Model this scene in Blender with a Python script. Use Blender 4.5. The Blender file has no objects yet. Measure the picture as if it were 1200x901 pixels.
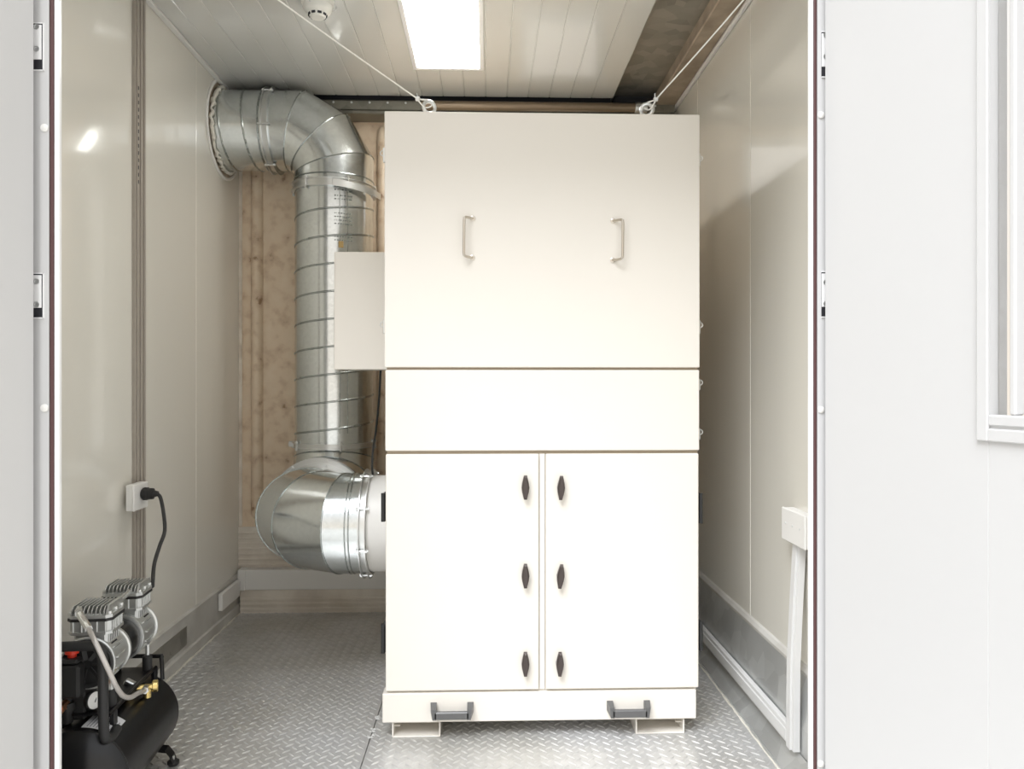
import bpy, math, random
from mathutils import Vector, Matrix
random.seed(4)
PI = math.pi
scn = bpy.context.scene
COL = scn.collection

# ------------------------------------------------------------------ camera model
F = 900.0                      # focal length in pixels of the 1200 px wide frame
CAMZ = 1.08
YAW = math.atan(29 / F)
def X(px, d):                  # world x of image column px on the plane y = d
    return d * math.tan(math.atan((px - 600) / F) + YAW)
def Z(px, py, d):              # world z of image point on the plane y = d
    x = X(px, d)
    return CAMZ + (448 - py) / F * (x * math.sin(YAW) + d * math.cos(YAW))
def P(px, py, d):
    return Vector((X(px, d), d, Z(px, py, d)))

cam = bpy.data.cameras.new('camera'); camo = bpy.data.objects.new('camera', cam)
COL.objects.link(camo); scn.camera = camo
camo.location = (0, 0, CAMZ); camo.rotation_euler = (PI/2, 0, -YAW)
cam.sensor_width = 36; cam.lens = 36 * F / 1200; cam.shift_y = -2.5 / 1200
cam.clip_start = 0.02; cam.clip_end = 200

# ------------------------------------------------------------------ materials
def mat(name, col, rough=.5, metal=0, bump=None, noise=None, spec=.5, coat=0, rnoise=None):
    m = bpy.data.materials.new(name); m.use_nodes = True
    nt = m.node_tree; b = nt.nodes['Principled BSDF']
    b.inputs['Base Color'].default_value = (*col, 1)
    b.inputs['Roughness'].default_value = rough
    b.inputs['Metallic'].default_value = metal
    b.inputs['Specular IOR Level'].default_value = spec
    b.inputs['Coat Weight'].default_value = coat
    tc = nt.nodes.new('ShaderNodeTexCoord')
    if noise:                   # (scale, detail, [(pos, colour)...])
        n = nt.nodes.new('ShaderNodeTexNoise'); n.inputs['Scale'].default_value = noise[0]
        n.inputs['Detail'].default_value = noise[1]
        r = nt.nodes.new('ShaderNodeValToRGB')
        cr = r.color_ramp
        while len(cr.elements) < len(noise[2]): cr.elements.new(.5)
        for e, (p, c) in zip(cr.elements, noise[2]): e.position = p; e.color = (*c, 1)
        nt.links.new(tc.outputs['Object'], n.inputs['Vector'])
        nt.links.new(n.outputs['Fac'], r.inputs['Fac'])
        nt.links.new(r.outputs['Color'], b.inputs['Base Color'])
    if rnoise:                  # (scale, lo, hi)
        n = nt.nodes.new('ShaderNodeTexNoise'); n.inputs['Scale'].default_value = rnoise[0]
        n.inputs['Detail'].default_value = 5
        mr = nt.nodes.new('ShaderNodeMapRange')
        mr.inputs['From Min'].default_value = .3; mr.inputs['From Max'].default_value = .7
        mr.inputs['To Min'].default_value = rnoise[1]; mr.inputs['To Max'].default_value = rnoise[2]
        nt.links.new(tc.outputs['Object'], n.inputs['Vector'])
        nt.links.new(n.outputs['Fac'], mr.inputs['Value'])
        nt.links.new(mr.outputs['Result'], b.inputs['Roughness'])
    if bump:                    # (scale, distance, strength)
        n = nt.nodes.new('ShaderNodeTexNoise'); n.inputs['Scale'].default_value = bump[0]
        n.inputs['Detail'].default_value = 3
        bp = nt.nodes.new('ShaderNodeBump'); bp.inputs['Distance'].default_value = bump[1]
        bp.inputs['Strength'].default_value = bump[2]
        nt.links.new(tc.outputs['Object'], n.inputs['Vector'])
        nt.links.new(n.outputs['Fac'], bp.inputs['Height'])
        nt.links.new(bp.outputs['Normal'], b.inputs['Normal'])
    return m

def galvanised(name, base, rough, scale=38, lo=.75, hi=1.05, metal=1.0):
    m = mat(name, base, rough, metal)
    nt = m.node_tree; b = nt.nodes['Principled BSDF']
    tc = nt.nodes.new('ShaderNodeTexCoord')
    v = nt.nodes.new('ShaderNodeTexVoronoi'); v.inputs['Scale'].default_value = scale
    n = nt.nodes.new('ShaderNodeTexNoise'); n.inputs['Scale'].default_value = 6; n.inputs['Detail'].default_value = 6
    nt.links.new(tc.outputs['Object'], v.inputs['Vector']); nt.links.new(tc.outputs['Object'], n.inputs['Vector'])
    sep = nt.nodes.new('ShaderNodeSeparateColor'); nt.links.new(v.outputs['Color'], sep.inputs[0])
    mx = nt.nodes.new('ShaderNodeMath'); mx.operation = 'ADD'
    nt.links.new(sep.outputs[0], mx.inputs[0]); nt.links.new(n.outputs['Fac'], mx.inputs[1])
    mr = nt.nodes.new('ShaderNodeMapRange'); mr.inputs['From Max'].default_value = 1.6
    mr.inputs['To Min'].default_value = lo; mr.inputs['To Max'].default_value = hi
    nt.links.new(mx.outputs[0], mr.inputs['Value'])
    vm = nt.nodes.new('ShaderNodeVectorMath'); vm.operation = 'SCALE'
    vm.inputs[0].default_value = base
    nt.links.new(mr.outputs[0], vm.inputs['Scale']); nt.links.new(vm.outputs[0], b.inputs['Base Color'])
    mr2 = nt.nodes.new('ShaderNodeMapRange'); mr2.inputs['From Max'].default_value = 1.6
    mr2.inputs['To Min'].default_value = rough * .9; mr2.inputs['To Max'].default_value = rough * 1.15
    nt.links.new(mx.outputs[0], mr2.inputs['Value']); nt.links.new(mr2.outputs[0], b.inputs['Roughness'])
    return m

M = {}
M['cabinet'] = mat('cabinet_white_paint', (.80, .762, .695), .42, bump=(420, .0004, .12))
M['cabinet_gap_shade'] = mat('cabinet_recess_shade', (.36, .30, .22), .6)  # brown that paints in the shading of the panel seams
M['panel'] = mat('wall_panel_paint', (.82, .795, .72), .14, bump=(1.6, .02, .10), coat=.5)
M['ceiling'] = mat('ceiling_panel_paint', (.68, .68, .65), .14, bump=(2.2, .01, .10), coat=.8)
M['white'] = mat('white_plastic', (.84, .83, .80), .4)
M['frame'] = mat('door_frame_paint', (.60, .60, .60), .35)
M['leaf'] = mat('door_leaf_paint', (.62, .62, .62), .35)
M['gasket'] = mat('brown_rubber_gasket', (.10, .045, .045), .45)
M['lip'] = mat('frame_lip_white', (.88, .88, .88), .3)
M['black'] = mat('black_paint', (.005, .005, .006), .28, bump=(60, .001, .15))
M['rubber'] = mat('black_rubber', (.02, .02, .02), .55)
M['dark'] = mat('dark_recess', (.02, .02, .025), .6)
M['duct'] = galvanised('galvanised_duct_steel', (.70, .73, .73), .17, 90, .90, 1.02)
M['duct_seam'] = galvanised('galvanised_seam', (.42, .45, .44), .25)
M['zinc'] = mat('zinc_hardware', (.72, .73, .72), .3, 1)
M['steel'] = mat('brushed_steel', (.62, .57, .50), .28, 1)
M['skirt'] = galvanised('galvanised_skirting', (.60, .61, .60), .38, 14, .75, 1.1, .6)
M['flange'] = mat('grey_channel_paint', (.60, .59, .56), .35, noise=(5, 6, [(.35, (.50, .48, .44)), (.65, (.66, .65, .61))]))
M['channel'] = galvanised('ceiling_channel_zinc', (.45, .44, .40), .38, 20, .6, 1.1, .8)
M['beam'] = mat('brown_steel_beam', (.46, .38, .30), .45, .3, noise=(9, 8, [(.35, (.34, .27, .20)), (.6, (.48, .40, .31)), (.75, (.66, .58, .48))]))
M['back'] = mat('container_beige_paint', (.70, .58, .46), .35, noise=(16, 11, [(.29, (.38, .24, .14)), (.35, (.68, .52, .37)), (.50, (.82, .67, .50)), (.8, (.87, .74, .58))]), bump=(30, .003, .3))
M['batten'] = mat('beige_batten', (.70, .62, .50), .5, noise=(14, 5, [(.3, (.65, .56, .46)), (.6, (.85, .78, .68))]))
M['ribbed'] = mat('beige_ribbed_sheet', (.72, .66, .56), .4, noise=(7, 5, [(.3, (.68, .61, .52)), (.6, (.86, .80, .71))]))
M['trunk'] = mat('grey_trunking', (.40, .36, .31), .35)
M['pvc'] = mat('pale_grey_trunking', (.72, .72, .71), .35)
M['brass'] = mat('brass', (.78, .60, .25), .25, 1)
M['copper'] = mat('copper', (.75, .36, .2), .3, 1)
M['alu'] = mat('cast_aluminium', (.66, .67, .66), .32, .85, bump=(200, .0006, .2))
M['red'] = mat('red_plastic', (.85, .05, .02), .35)
M['gauge'] = mat('gauge_face', (.85, .85, .83), .4)
M['label'] = mat('label_white', (.75, .76, .78), .4)
M['print'] = mat('label_print', (.25, .25, .27), .5)
M['ink'] = mat('faded_stencil_ink', (.20, .22, .20), .5)
M['sticker'] = mat('ochre_sticker', (.40, .27, .10), .5)
M['handle_grey'] = mat('grey_handle', (.13, .13, .13), .35, .3)
M['latch'] = mat('latch_brown_black', (.07, .055, .05), .35, .3)
M['sealant'] = mat('white_sealant', (.75, .72, .64), .6, bump=(60, .006, .8))
M['braid'] = mat('braided_hose', (.66, .63, .60), .35, .6)
M['cable'] = mat('steel_cable_white', (.86, .85, .80), .45)
M['ground'] = mat('outside_concrete', (.62, .61, .58), .8, bump=(20, .01, .3))
M['outer'] = mat('outside_steel', (.6, .6, .6), .5)
M['header'] = galvanised('dull_header_zinc', (.26, .25, .21), .4, 20, .7, 1.1, .7)
M['pipe'] = mat('brown_pipe_paint', (.24, .18, .12), .3, .4)
M['detector'] = mat('detector_plastic', (.80, .79, .74), .4)
M['cast'] = mat('weld_grey', (.6, .6, .58), .5, .3)

# brushed surface for the braided hose
nt = M['braid'].node_tree
ck = nt.nodes.new('ShaderNodeTexWave'); ck.inputs['Scale'].default_value = 160; ck.bands_direction = 'DIAGONAL'
bp = nt.nodes.new('ShaderNodeBump'); bp.inputs['Distance'].default_value = .001; bp.inputs['Strength'].default_value = .6
tcn = nt.nodes.new('ShaderNodeTexCoord'); nt.links.new(tcn.outputs['Object'], ck.inputs['Vector'])
nt.links.new(ck.outputs['Fac'], bp.inputs['Height']); nt.links.new(bp.outputs['Normal'], nt.nodes['Principled BSDF'].inputs['Normal'])

# tread plate steel: worn zinc with dusty brown patches
m = mat('tread_plate_steel', (.5, .5, .5), .35, .45); M['tread'] = m
nt = m.node_tree; b = nt.nodes['Principled BSDF']
tc = nt.nodes.new('ShaderNodeTexCoord')
n1 = nt.nodes.new('ShaderNodeTexNoise'); n1.inputs['Scale'].default_value = 2.4; n1.inputs['Detail'].default_value = 8
n2 = nt.nodes.new('ShaderNodeTexNoise'); n2.inputs['Scale'].default_value = 30; n2.inputs['Detail'].default_value = 6
r1 = nt.nodes.new('ShaderNodeValToRGB'); r1.color_ramp.elements[0].position = .36; r1.color_ramp.elements[1].position = .66
r1.color_ramp.elements[0].color = (.56, .55, .52, 1); r1.color_ramp.elements[1].color = (.68, .68, .68, 1)
r2 = nt.nodes.new('ShaderNodeValToRGB'); r2.color_ramp.elements[0].position = .3; r2.color_ramp.elements[1].position = .7
r2.color_ramp.elements[0].color = (.90, .90, .90, 1); r2.color_ramp.elements[1].color = (1.05, 1.05, 1.05, 1)
mx = nt.nodes.new('ShaderNodeMixRGB'); mx.blend_type = 'MULTIPLY'; mx.inputs[0].default_value = 1
for n in (n1, n2): nt.links.new(tc.outputs['Object'], n.inputs['Vector'])
nt.links.new(n1.outputs['Fac'], r1.inputs[0]); nt.links.new(n2.outputs['Fac'], r2.inputs[0])
nt.links.new(r1.outputs[0], mx.inputs[1]); nt.links.new(r2.outputs[0], mx.inputs[2])
nt.links.new(mx.outputs[0], b.inputs['Base Color'])
mr = nt.nodes.new('ShaderNodeMapRange'); mr.inputs['From Min'].default_value = .3; mr.inputs['From Max'].default_value = .7
mr.inputs['To Min'].default_value = .40; mr.inputs['To Max'].default_value = .30
nt.links.new(n2.outputs['Fac'], mr.inputs['Value']); nt.links.new(mr.outputs[0], b.inputs['Roughness'])

m = bpy.data.materials.new('lamp_diffuser'); m.use_nodes = True; M['lamp'] = m
b = m.node_tree.nodes['Principled BSDF']
b.inputs['Emission Color'].default_value = (1, .98, .94, 1); b.inputs['Emission Strength'].default_value = 15.0
m = bpy.data.materials.new('clear_glass'); m.use_nodes = True; M['glass'] = m
b = m.node_tree.nodes['Principled BSDF']
b.inputs['Transmission Weight'].default_value = 1; b.inputs['Roughness'].default_value = .02; b.inputs['IOR'].default_value = 1.1

# ------------------------------------------------------------------ mesh builder
class MB:
    def __init__(s): s.v = []; s.f = []; s.mi = []; s.cur = 0
    def add(s, vs, fs):
        o = len(s.v); s.v += [tuple(v) for v in vs]
        for f in fs: s.f.append([i + o for i in f]); s.mi.append(s.cur)
    def box(s, x0, x1, y0, y1, z0, z1, bev=0, M4=None):
        x0, x1 = sorted((x0, x1)); y0, y1 = sorted((y0, y1)); z0, z1 = sorted((z0, z1))
        b = min(bev, (x1-x0)/2.01, (y1-y0)/2.01, (z1-z0)/2.01)
        if b <= 0:
            vs = [Vector((x, y, z)) for z in (z0, z1) for y in (y0, y1) for x in (x0, x1)]
            fs = [(0,2,3,1), (4,5,7,6), (0,1,5,4), (2,6,7,3), (0,4,6,2), (1,3,7,5)]
        else:
            vs = []; idx = {}
            lo = (x0, y0, z0); hi = (x1, y1, z1)
            for sx in (0,1):
                for sy in (0,1):
                    for sz in (0,1):
                        c = [(lo, hi)[q][i] for i, q in enumerate((sx, sy, sz))]
                        sg = [1 if q == 0 else -1 for q in (sx, sy, sz)]
                        for ax in range(3):
                            p = [c[i] + (0 if i == ax else sg[i]*b) for i in range(3)]
                            idx[(sx,sy,sz,ax)] = len(vs); vs.append(Vector(p))
            fs = []
            for ax in range(3):
                a, c = [i for i in range(3) if i != ax]
                for side in (0,1):
                    q = []
                    for u, w in ((0,0),(1,0),(1,1),(0,1)):
                        k = [0,0,0]; k[ax] = side; k[a] = u; k[c] = w
                        q.append(idx[(*k, ax)])
                    fs.append(q)
                for u in (0,1):
                    for w in (0,1):
                        k0 = [0,0,0]; k0[a] = u; k0[c] = w; k1 = list(k0); k1[ax] = 1
                        fs.append([idx[(*k0,a)], idx[(*k1,a)], idx[(*k1,c)], idx[(*k0,c)]])
            for sx in (0,1):
                for sy in (0,1):
                    for sz in (0,1): fs.append([idx[(sx,sy,sz,i)] for i in range(3)])
        if M4: vs = [M4 @ v for v in vs]
        s.add(vs, fs); return s
    def ring_tube(s, rings, caps=True, closed=False):
        n = len(rings[0]); o = []
        vs = [p for r in rings for p in r]; fs = []
        k = len(rings)
        for i in range(k if closed else k-1):
            a = i*n; b = ((i+1) % k)*n
            for j in range(n): fs.append((a+j, a+(j+1)%n, b+(j+1)%n, b+j))
        if caps and not closed: fs.append(tuple(range(n-1,-1,-1))); fs.append(tuple(range((k-1)*n, k*n)))
        s.add(vs, fs); return s
    def lathe(s, origin, axis, prof, n=32, caps=True, M4=None):   # prof: (distance along axis, radius)
        a = Vector(axis).normalized(); u = a.orthogonal().normalized(); w = a.cross(u); o = Vector(origin)
        rings = [[o + a*t + (u*math.cos(2*PI*j/n) + w*math.sin(2*PI*j/n))*max(r, 1e-5) for j in range(n)] for t, r in prof]
        if M4: rings = [[M4 @ p for p in r] for r in rings]
        return s.ring_tube(rings, caps)
    def cyl(s, p0, p1, r, n=20, bev=0):
        p0 = Vector(p0); p1 = Vector(p1); L = (p1-p0).length
        pr = [(0, r), (L, r)] if not bev else [(0, r-bev), (bev, r), (L-bev, r), (L, r-bev)]
        return s.lathe(p0, p1-p0, pr, n)
    def tube(s, pts, r, n=10, closed=False, smooth=0):
        pts = [Vector(p) for p in pts]
        if smooth: pts = catmull(pts, smooth, closed)
        k = len(pts); rings = []; prev = None
        for i, p in enumerate(pts):
            if closed: t = pts[(i+1)%k] - pts[i-1]
            else: t = pts[min(i+1,k-1)] - pts[max(i-1,0)]
            t.normalize()
            if prev is None: u = t.orthogonal().normalized()
            else:
                u = prev - t*prev.dot(t)
                u.normalize()
            prev = u; w = t.cross(u); rr = r[i] if isinstance(r, (list, tuple)) else r
            rings.append([p + (u*math.cos(2*PI*j/n) + w*math.sin(2*PI*j/n))*rr for j in range(n)])
        return s.ring_tube(rings, True, closed)
    def torus(s, c, axis, R, r, n=36, k=8, a0=0, a1=2*PI):
        a = Vector(axis).normalized(); u = a.orthogonal().normalized(); w = a.cross(u); c = Vector(c)
        full = abs(a1-a0-2*PI) < 1e-6
        m_ = n if full else n+1
        pts = [c + (u*math.cos(a0+(a1-a0)*i/n) + w*math.sin(a0+(a1-a0)*i/n))*R for i in range(m_)]
        return s.tube(pts, r, k, full)
    def prism(s, poly, axis, t0, t1):      # poly in the two other axes, extruded along axis 0/1/2
        n = len(poly); vs = []
        for t in (t0, t1):
            for a, b in poly:
                v = [0,0,0]; o = [i for i in range(3) if i != axis]; v[o[0]] = a; v[o[1]] = b; v[axis] = t
                vs.append(v)
        fs = [tuple(range(n)), tuple(range(2*n-1, n-1, -1))] + [(i, (i+1)%n, (i+1)%n+n, i+n) for i in range(n)]
        s.add(vs, fs); return s
    def xf(s, M4, start=0):
        for i in range(start, len(s.v)): s.v[i] = tuple(M4 @ Vector(s.v[i]))
        return s
    def build(s, name, mats, parent=None, smooth=32, **props):
        me = bpy.data.meshes.new(name); me.from_pydata(s.v, [], s.f); me.validate()
        import bmesh
        bm = bmesh.new(); bm.from_mesh(me); bmesh.ops.recalc_face_normals(bm, faces=bm.faces); bm.to_mesh(me); bm.free()
        mats = mats if isinstance(mats, (list, tuple)) else [mats]
        for q in mats: me.materials.append(M[q])
        if len(mats) > 1:
            for p, i in zip(me.polygons, s.mi): p.material_index = i
        for p in me.polygons: p.use_smooth = True
        me.set_sharp_from_angle(angle=math.radians(smooth))
        o = bpy.data.objects.new(name, me); COL.objects.link(o)
        if parent is not None: o.parent = parent
        for k, v in props.items(): o[k] = v
        return o

def catmull(pts, sub, closed=False):
    n = len(pts); out = []
    for i in range(n if closed else n-1):
        p0 = pts[(i-1) % n] if closed or i > 0 else pts[0]*2 - pts[1]
        p1 = pts[i]; p2 = pts[(i+1) % n]
        p3 = pts[(i+2) % n] if closed or i+2 < n else pts[-1]*2 - pts[-2]
        for k in range(sub):
            t = k/sub
            out.append(.5*((2*p1) + (p2-p0)*t + (2*p0-5*p1+4*p2-p3)*t*t + (3*p1-p0-3*p2+p3)*t**3))
    if not closed: out.append(pts[-1])
    return out

def thing(name, label, cat, loc=(0,0,0), rz=0, group=None):
    o = bpy.data.objects.new(name, None); COL.objects.link(o); o.location = loc; o.rotation_euler = (0,0,rz)
    o.empty_display_size = .05
    o['label'] = label; o['category'] = cat
    if group: o['group'] = group
    return o
def tag(o, label, cat, group=None):
    o['label'] = label; o['category'] = cat
    if group: o['group'] = group
    return o
def struct(o, label=None):
    o['kind'] = 'structure'
    if label: o['label'] = label; 
    return o
def relocate(o, loc):          # move the mesh origin of a top-level mesh to loc, keep geometry in place
    L = Vector(loc); o.data.transform(Matrix.Translation(-L)); o.location = L
    return o

# ------------------------------------------------------------------ dimensions
XL, XR = -1.175, .897          # panel faces of the side walls
YB = 3.68                      # back wall
YF0, YF1 = 1.70, 1.73          # door frame front and back
H = 2.397                      # ceiling
TOP = 2.30                     # head of the opening
GZ = -.16                      # ground outside

# ------------------------------------------------------------------ floor with raised lugs
fl = MB()
fl.box(-1.26, -.3565, YF0-.03, YB+.06, -.02, 0); fl.box(-.3535, 1.0, YF0-.03, YB+.06, -.02, 0)
fl.box(-1.26, 1.0, YF0-.03, YB+.06, -.05, -.0205)
pit = .0385
def lug(x, y, ang):
    L, W, h = .0160, .0040, .0024
    c, s_ = math.cos(ang), math.sin(ang)
    def q(a, b, z): return (x + a*c - b*s_, y + a*s_ + b*c, z)
    vs = [q(-L,0,0), q(-L*.45,-W,0), q(L*.45,-W,0), q(L,0,0), q(L*.45,W,0), q(-L*.45,W,0), q(-L*.5,0,h), q(L*.5,0,h)]
    fs = [(0,1,6), (1,2,7,6), (2,3,7), (3,4,7), (4,5,6,7), (5,0,6)]
    fl.add(vs, fs)
ny = int((YB-YF0)/pit)+1; nx = int(2.0/pit)+1
for j in range(ny):
    for i in range(nx):
        x = -1.165 + i*pit; y = YF0-.01 + j*pit
        for (dx, dy, a) in ((0, 0, PI/4), (pit/2, pit/2, -PI/4)):
            xx, yy = x+dx, y+dy
            if xx > .84 or yy > YB-.02 or abs(xx+.355) < .012: continue
            lug(xx, yy, a)
struct(fl.build('floor', 'tread', smooth=20))

# weld beads along the seam between the plates
w = MB()
for y in (2.36, 2.40, 2.49):
    for k in range(5):
        w.lathe((-.355+random.uniform(-.008,.008), y+random.uniform(-.012,.012), -.001), (0,0,1), [(0,.007),(.002,.005),(.0035,.001)], 8)
struct(w.build('trim_1', 'cast'))

# ------------------------------------------------------------------ side walls
wl = MB()
wl.box(XL-.06, XL-.004, YF1, YB+.06, -.02, H+.02)
for a, b_ in ((YF1, 1.98), (1.983, X(0,1)*0+2.615), (2.618, 3.14), (3.143, YB)):
    wl.box(XL-.02, XL, a, b_, .155, H, .0015)
struct(wl.build('wall_left', 'panel'))
wr = MB()
wr.box(XR+.004, XR+.06, YF1, YB+.06, -.02, H+.02)
for a, b_ in ((YF1, 1.94), (1.943, 2.59), (2.594, 3.25), (3.254, YB)):
    wr.box(XR, XR+.02, a, b_, .265, H, .0015)
struct(wr.build('wall_right', 'panel'))

# skirting, left: channel with a sloped foot
sl = MB()
sl.prism([(XL-.003, .172), (XL+.008, .168), (XL+.008, .045), (XL+.016, .040), (XL+.016, 0), (XL-.003, 0)], 1, YF1, YB)
# prism axis 1 -> the polygon is (x, z)
struct(sl.build('baseboard_left', 'flange'))
sl = MB(); sl.box(XL+.008, XL+.0105, 1.78, 3.02, .062, .135, .001)
struct(sl.build('trim_2', 'channel'))
sl = MB(); sl.prism([(XL-.0, .182), (XL+.012, .178), (XL+.012, .168), (XL-.0, .168)], 1, YF1, YB)
struct(sl.build('trim_3', 'flange'))
sr = MB()
sr.prism([(XR+.003, .268), (.886, .268), (.862, .125), (.86, .055), (.82, .012), (.818, 0), (XR+.003, 0)], 1, YF1, YB)
struct(sr.build('baseboard_right', 'skirt'))
sr = MB(); sr.prism([(.8575, .0605), (.8575, .0545), (.8175, .0115), (.8145, .0115), (.8145, .0005), (.818, .0005), (.8215, .0105)], 1, YF1, YB)
struct(sr.build('trim_4', 'skirt'))
sr = MB(); sr.prism([(XR, .286), (.890, .283), (.883, .272), (.884, .262), (XR, .262)], 1, YF1, YB)
struct(sr.build('trim_5', 'flange'))
# dried sealant line between floor plate and skirting
sq = MB()
for x0, y0 in ((.813, 0), (XL+.019, 0)):
    pts = [(x0+random.uniform(-.002,.002), 1.8+i*.03, .001) for i in range(62)]
    sq.tube(pts, [random.uniform(.002,.0052) for _ in pts], 6)
struct(sq.build('trim_6', 'sealant'))

# ------------------------------------------------------------------ ceiling
ce = MB()
n_ = 0; xs = []
x = XL; zc = H
prof = [(XL-.02, zc)]
gx = XL + .09
while gx < .56:
    prof += [(gx-.003, zc), (gx-.001, zc+.0025), (gx+.001, zc+.0025), (gx+.003, zc)]
    gx += .098
prof += [(.58, zc)]
poly = prof + [(.58, zc+.05), (XL-.02, zc+.05)]
n = len(poly)
vs = [(a, YF1-.02, b_) for a, b_ in poly] + [(a, 3.545, b_) for a, b_ in poly]
m_ = len(prof)
fs = [(i, i+1, i+1+n, i+n) for i in range(n-1)] + [(n-1, 0, n, 2*n-1)]
ce.add(vs, fs)
ce.box(XL-.06, XR+.06, YF1, YB+.06, H+.051, H+.08)
struct(ce.build('ceiling', 'ceiling', smooth=20))
c2 = MB(); c2.prism([(.58, H+.05), (.58, H-.002), (.583, H-.002), (.583, H+.03), (.79, H+.03), (.79, H+.05)], 1, YF1, YB)
struct(c2.build('trim_7', 'channel'))
c2 = MB(); c2.box(.785, XR-.018, YF1, YB, H-.02, H+.05, .004)
struct(c2.build('trim_8', 'beam'))
c2 = MB(); c2.box(XR-.017, XR-.001, YF1, YB-.01, H-.028, H-.014, .003)
struct(c2.build('trim_9', 'white'))
c2 = MB(); c2.box(XL+.001, XL+.022, YF1, 3.545, H-.012, H-.001, .002)
struct(c2.build('trim_10', 'white'))

# ------------------------------------------------------------------ back wall: pressed container sheet with a small window high on the right
bw = MB()
WX0, WX1, WZ0, WZ1 = .16, .56, 1.93, 2.27
for (a, b_, c, d) in ((XL-.06, WX0, -.02, H+.06), (WX1, XR+.06, -.02, H+.06), (WX0, WX1, -.02, WZ0), (WX0, WX1, WZ1, H+.06)):
    bw.box(a, b_, YB, YB+.05, c, d)
for x in (-1.09, -.497, .09, .68):
    n = 10; z0, z1 = .43, 2.30
    rings = []
    for z, s_ in ((z0, .05), (z0+.006, .55), (z0+.02, .9), (z0+.035, 1), (z1-.035, 1), (z1-.02, .9), (z1-.006, .55), (z1, .05)):
        rings.append([Vector((x + math.cos(PI*k/n)*.028*s_, YB - math.sin(PI*k/n)*.034*s_, z)) for k in range(n+1)])
    k = len(rings); vs = [p for r in rings for p in r]
    bw.add(vs, [(i*(n+1)+j, i*(n+1)+j+1, (i+1)*(n+1)+j+1, (i+1)*(n+1)+j) for i in range(k-1) for j in range(n)])
struct(bw.build('wall_back', 'back'))
t = MB(); t.box(XL, XL+.016, YB-.010, YB-.001, .40, H-.05, .002)
struct(t.build('trim_11', 'batten'))
wf = MB()
for a, b_, c, d in ((WX0, WX0+.03, WZ0, WZ1), (WX1-.03, WX1, WZ0, WZ1), (WX0+.03, WX1-.03, WZ0, WZ0+.03), (WX0+.03, WX1-.03, WZ1-.03, WZ1)):
    wf.box(a, b_, YB-.005, YB+.055, c, d)
win = struct(wf.build('window_1', 'white'))
g = MB(); g.box(WX0+.03, WX1-.03, YB+.02, YB+.025, WZ0+.03, WZ1-.03); g.build('pane', 'glass', win)

# ribbed strip, white trunking and ribbed kick strip low on the back wall
t = MB()
z0, z1 = Z(284, 665, YB), Z(284, 617, YB)
t.box(XL, XR-.04, YB-.012, YB, z0, z1)
for k in range(7):
    z = z0 + .012 + k*(z1-z0-.02)/7
    t.box(XL, XR-.04, YB-.018, YB-.012, z, z+.012, .003)
struct(t.build('trim_12', 'ribbed'))
t = MB()
z0, z1 = Z(284, 691.5, YB-.06), Z(284, 668, YB-.06)
t.box(XL+.045, XR-.04, YB-.062, YB-.002, z0, z1, .003)
t.box(XL+.012, XL+.046, YB-.064, YB-.002, z0-.002, z1+.002, .003)
struct(t.build('trim_13', 'white'))
t = MB()
zz = z0
t.box(XL+.02, XR-.04, YB-.05, YB-.002, .0, zz-.001)
for k in range(3): t.box(XL+.02, XR-.04, YB-.056, YB-.05, .012+k*.024, .027+k*.024, .003)
struct(t.build('baseboard_back', 'ribbed'))
# stub of white trunking on the left wall, running into the corner
t = MB(); t.box(XL+.011, XL+.03, 3.36, 3.60, .09, .165, .003)
t = tag(relocate(t.build('trunking_stub', 'white'), (XL+.02, 3.48, .09)), 'short white trunking piece low on the left wall beside the back corner', 'trunking')

# header beam above the back wall with a row of screws
t = MB(); t.box(XL, XR-.02, 3.565, 3.665, 2.335, 2.386, .006)
t.box(XL, XR-.02, 3.56, 3.68, 2.318, 2.334, .003)
hb = struct(t.build('trim_14', 'header'))
t = MB(); t.box(XL, XR-.02, 3.60, 3.64, 2.3865, H+.03); struct(t.build('header_gap_shade', 'dark'))  # dark strip standing in for the shade in the gap above the header
for k in range(22):
    x = XL+.30 + k*.083
    if x > XR-.1: break
    s_ = MB(); s_.lathe((x, 3.5655, 2.372), (0,-1,0), [(0,.006),(.003,.005),(.0045,.001)], 8); s_.build('screw', 'zinc', hb)
t = MB(); t.cyl((-.30, 3.538, 2.352), (X(746,3.5), 3.538, 2.352), .021, 20)
pipe = tag(relocate(t.build('conduit_pipe', 'pipe'), (0, 3.538, 2.33)), 'brown metal conduit pipe running along the top of the back wall', 'pipe')
t = MB(); t.cyl((X(746,3.5)-.001, 3.538, 2.352), (X(760,3.5), 3.538, 2.352), .0245, 20, .002); 
q = t.build('end_coupling', 'zinc', pipe, label='pale grey coupling'); q.location = -pipe.location

# ------------------------------------------------------------------ front wall, frame, gasket, lip
YL = 1.708
xl57, xl66, xl72 = X(57.5, YF0), X(66.5, YL), X(72.5, YL)
xr48, xr52, xr57 = X(946.5, YL), X(951.0, YL), X(958, YF0)
fw = MB()
fw.box(XL-.25, xl57, YF0, YF1, -.05, 2.75); fw.box(xr57, XR+.25, YF0, YF1, -.05, 2.75)
fw.box(xl57, xr57, YF0, YF1, TOP, 2.75)
fw.box(xl57, xr57, YF0, YF1-.02, -.16, -.05)
frame = struct(fw.build('wall_front', 'frame'))
gk = MB()
gk.cyl((( xl57+xl66)/2, YF0+.005, 0), ((xl57+xl66)/2, YF0+.005, TOP), .0065, 10)
gk.box(xl57, xl66, YF0+.005, YF0+.012, 0, TOP); struct(gk.build('trim_15', 'gasket'))
gk = MB()
gk.cyl((( xr52+xr57)/2, YF0+.006, 0), ((xr52+xr57)/2, YF0+.006, TOP), .0055, 10)
gk.box(xr52, xr57, YF0+.005, YF0+.012, 0, TOP); struct(gk.build('trim_16', 'gasket'))
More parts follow.
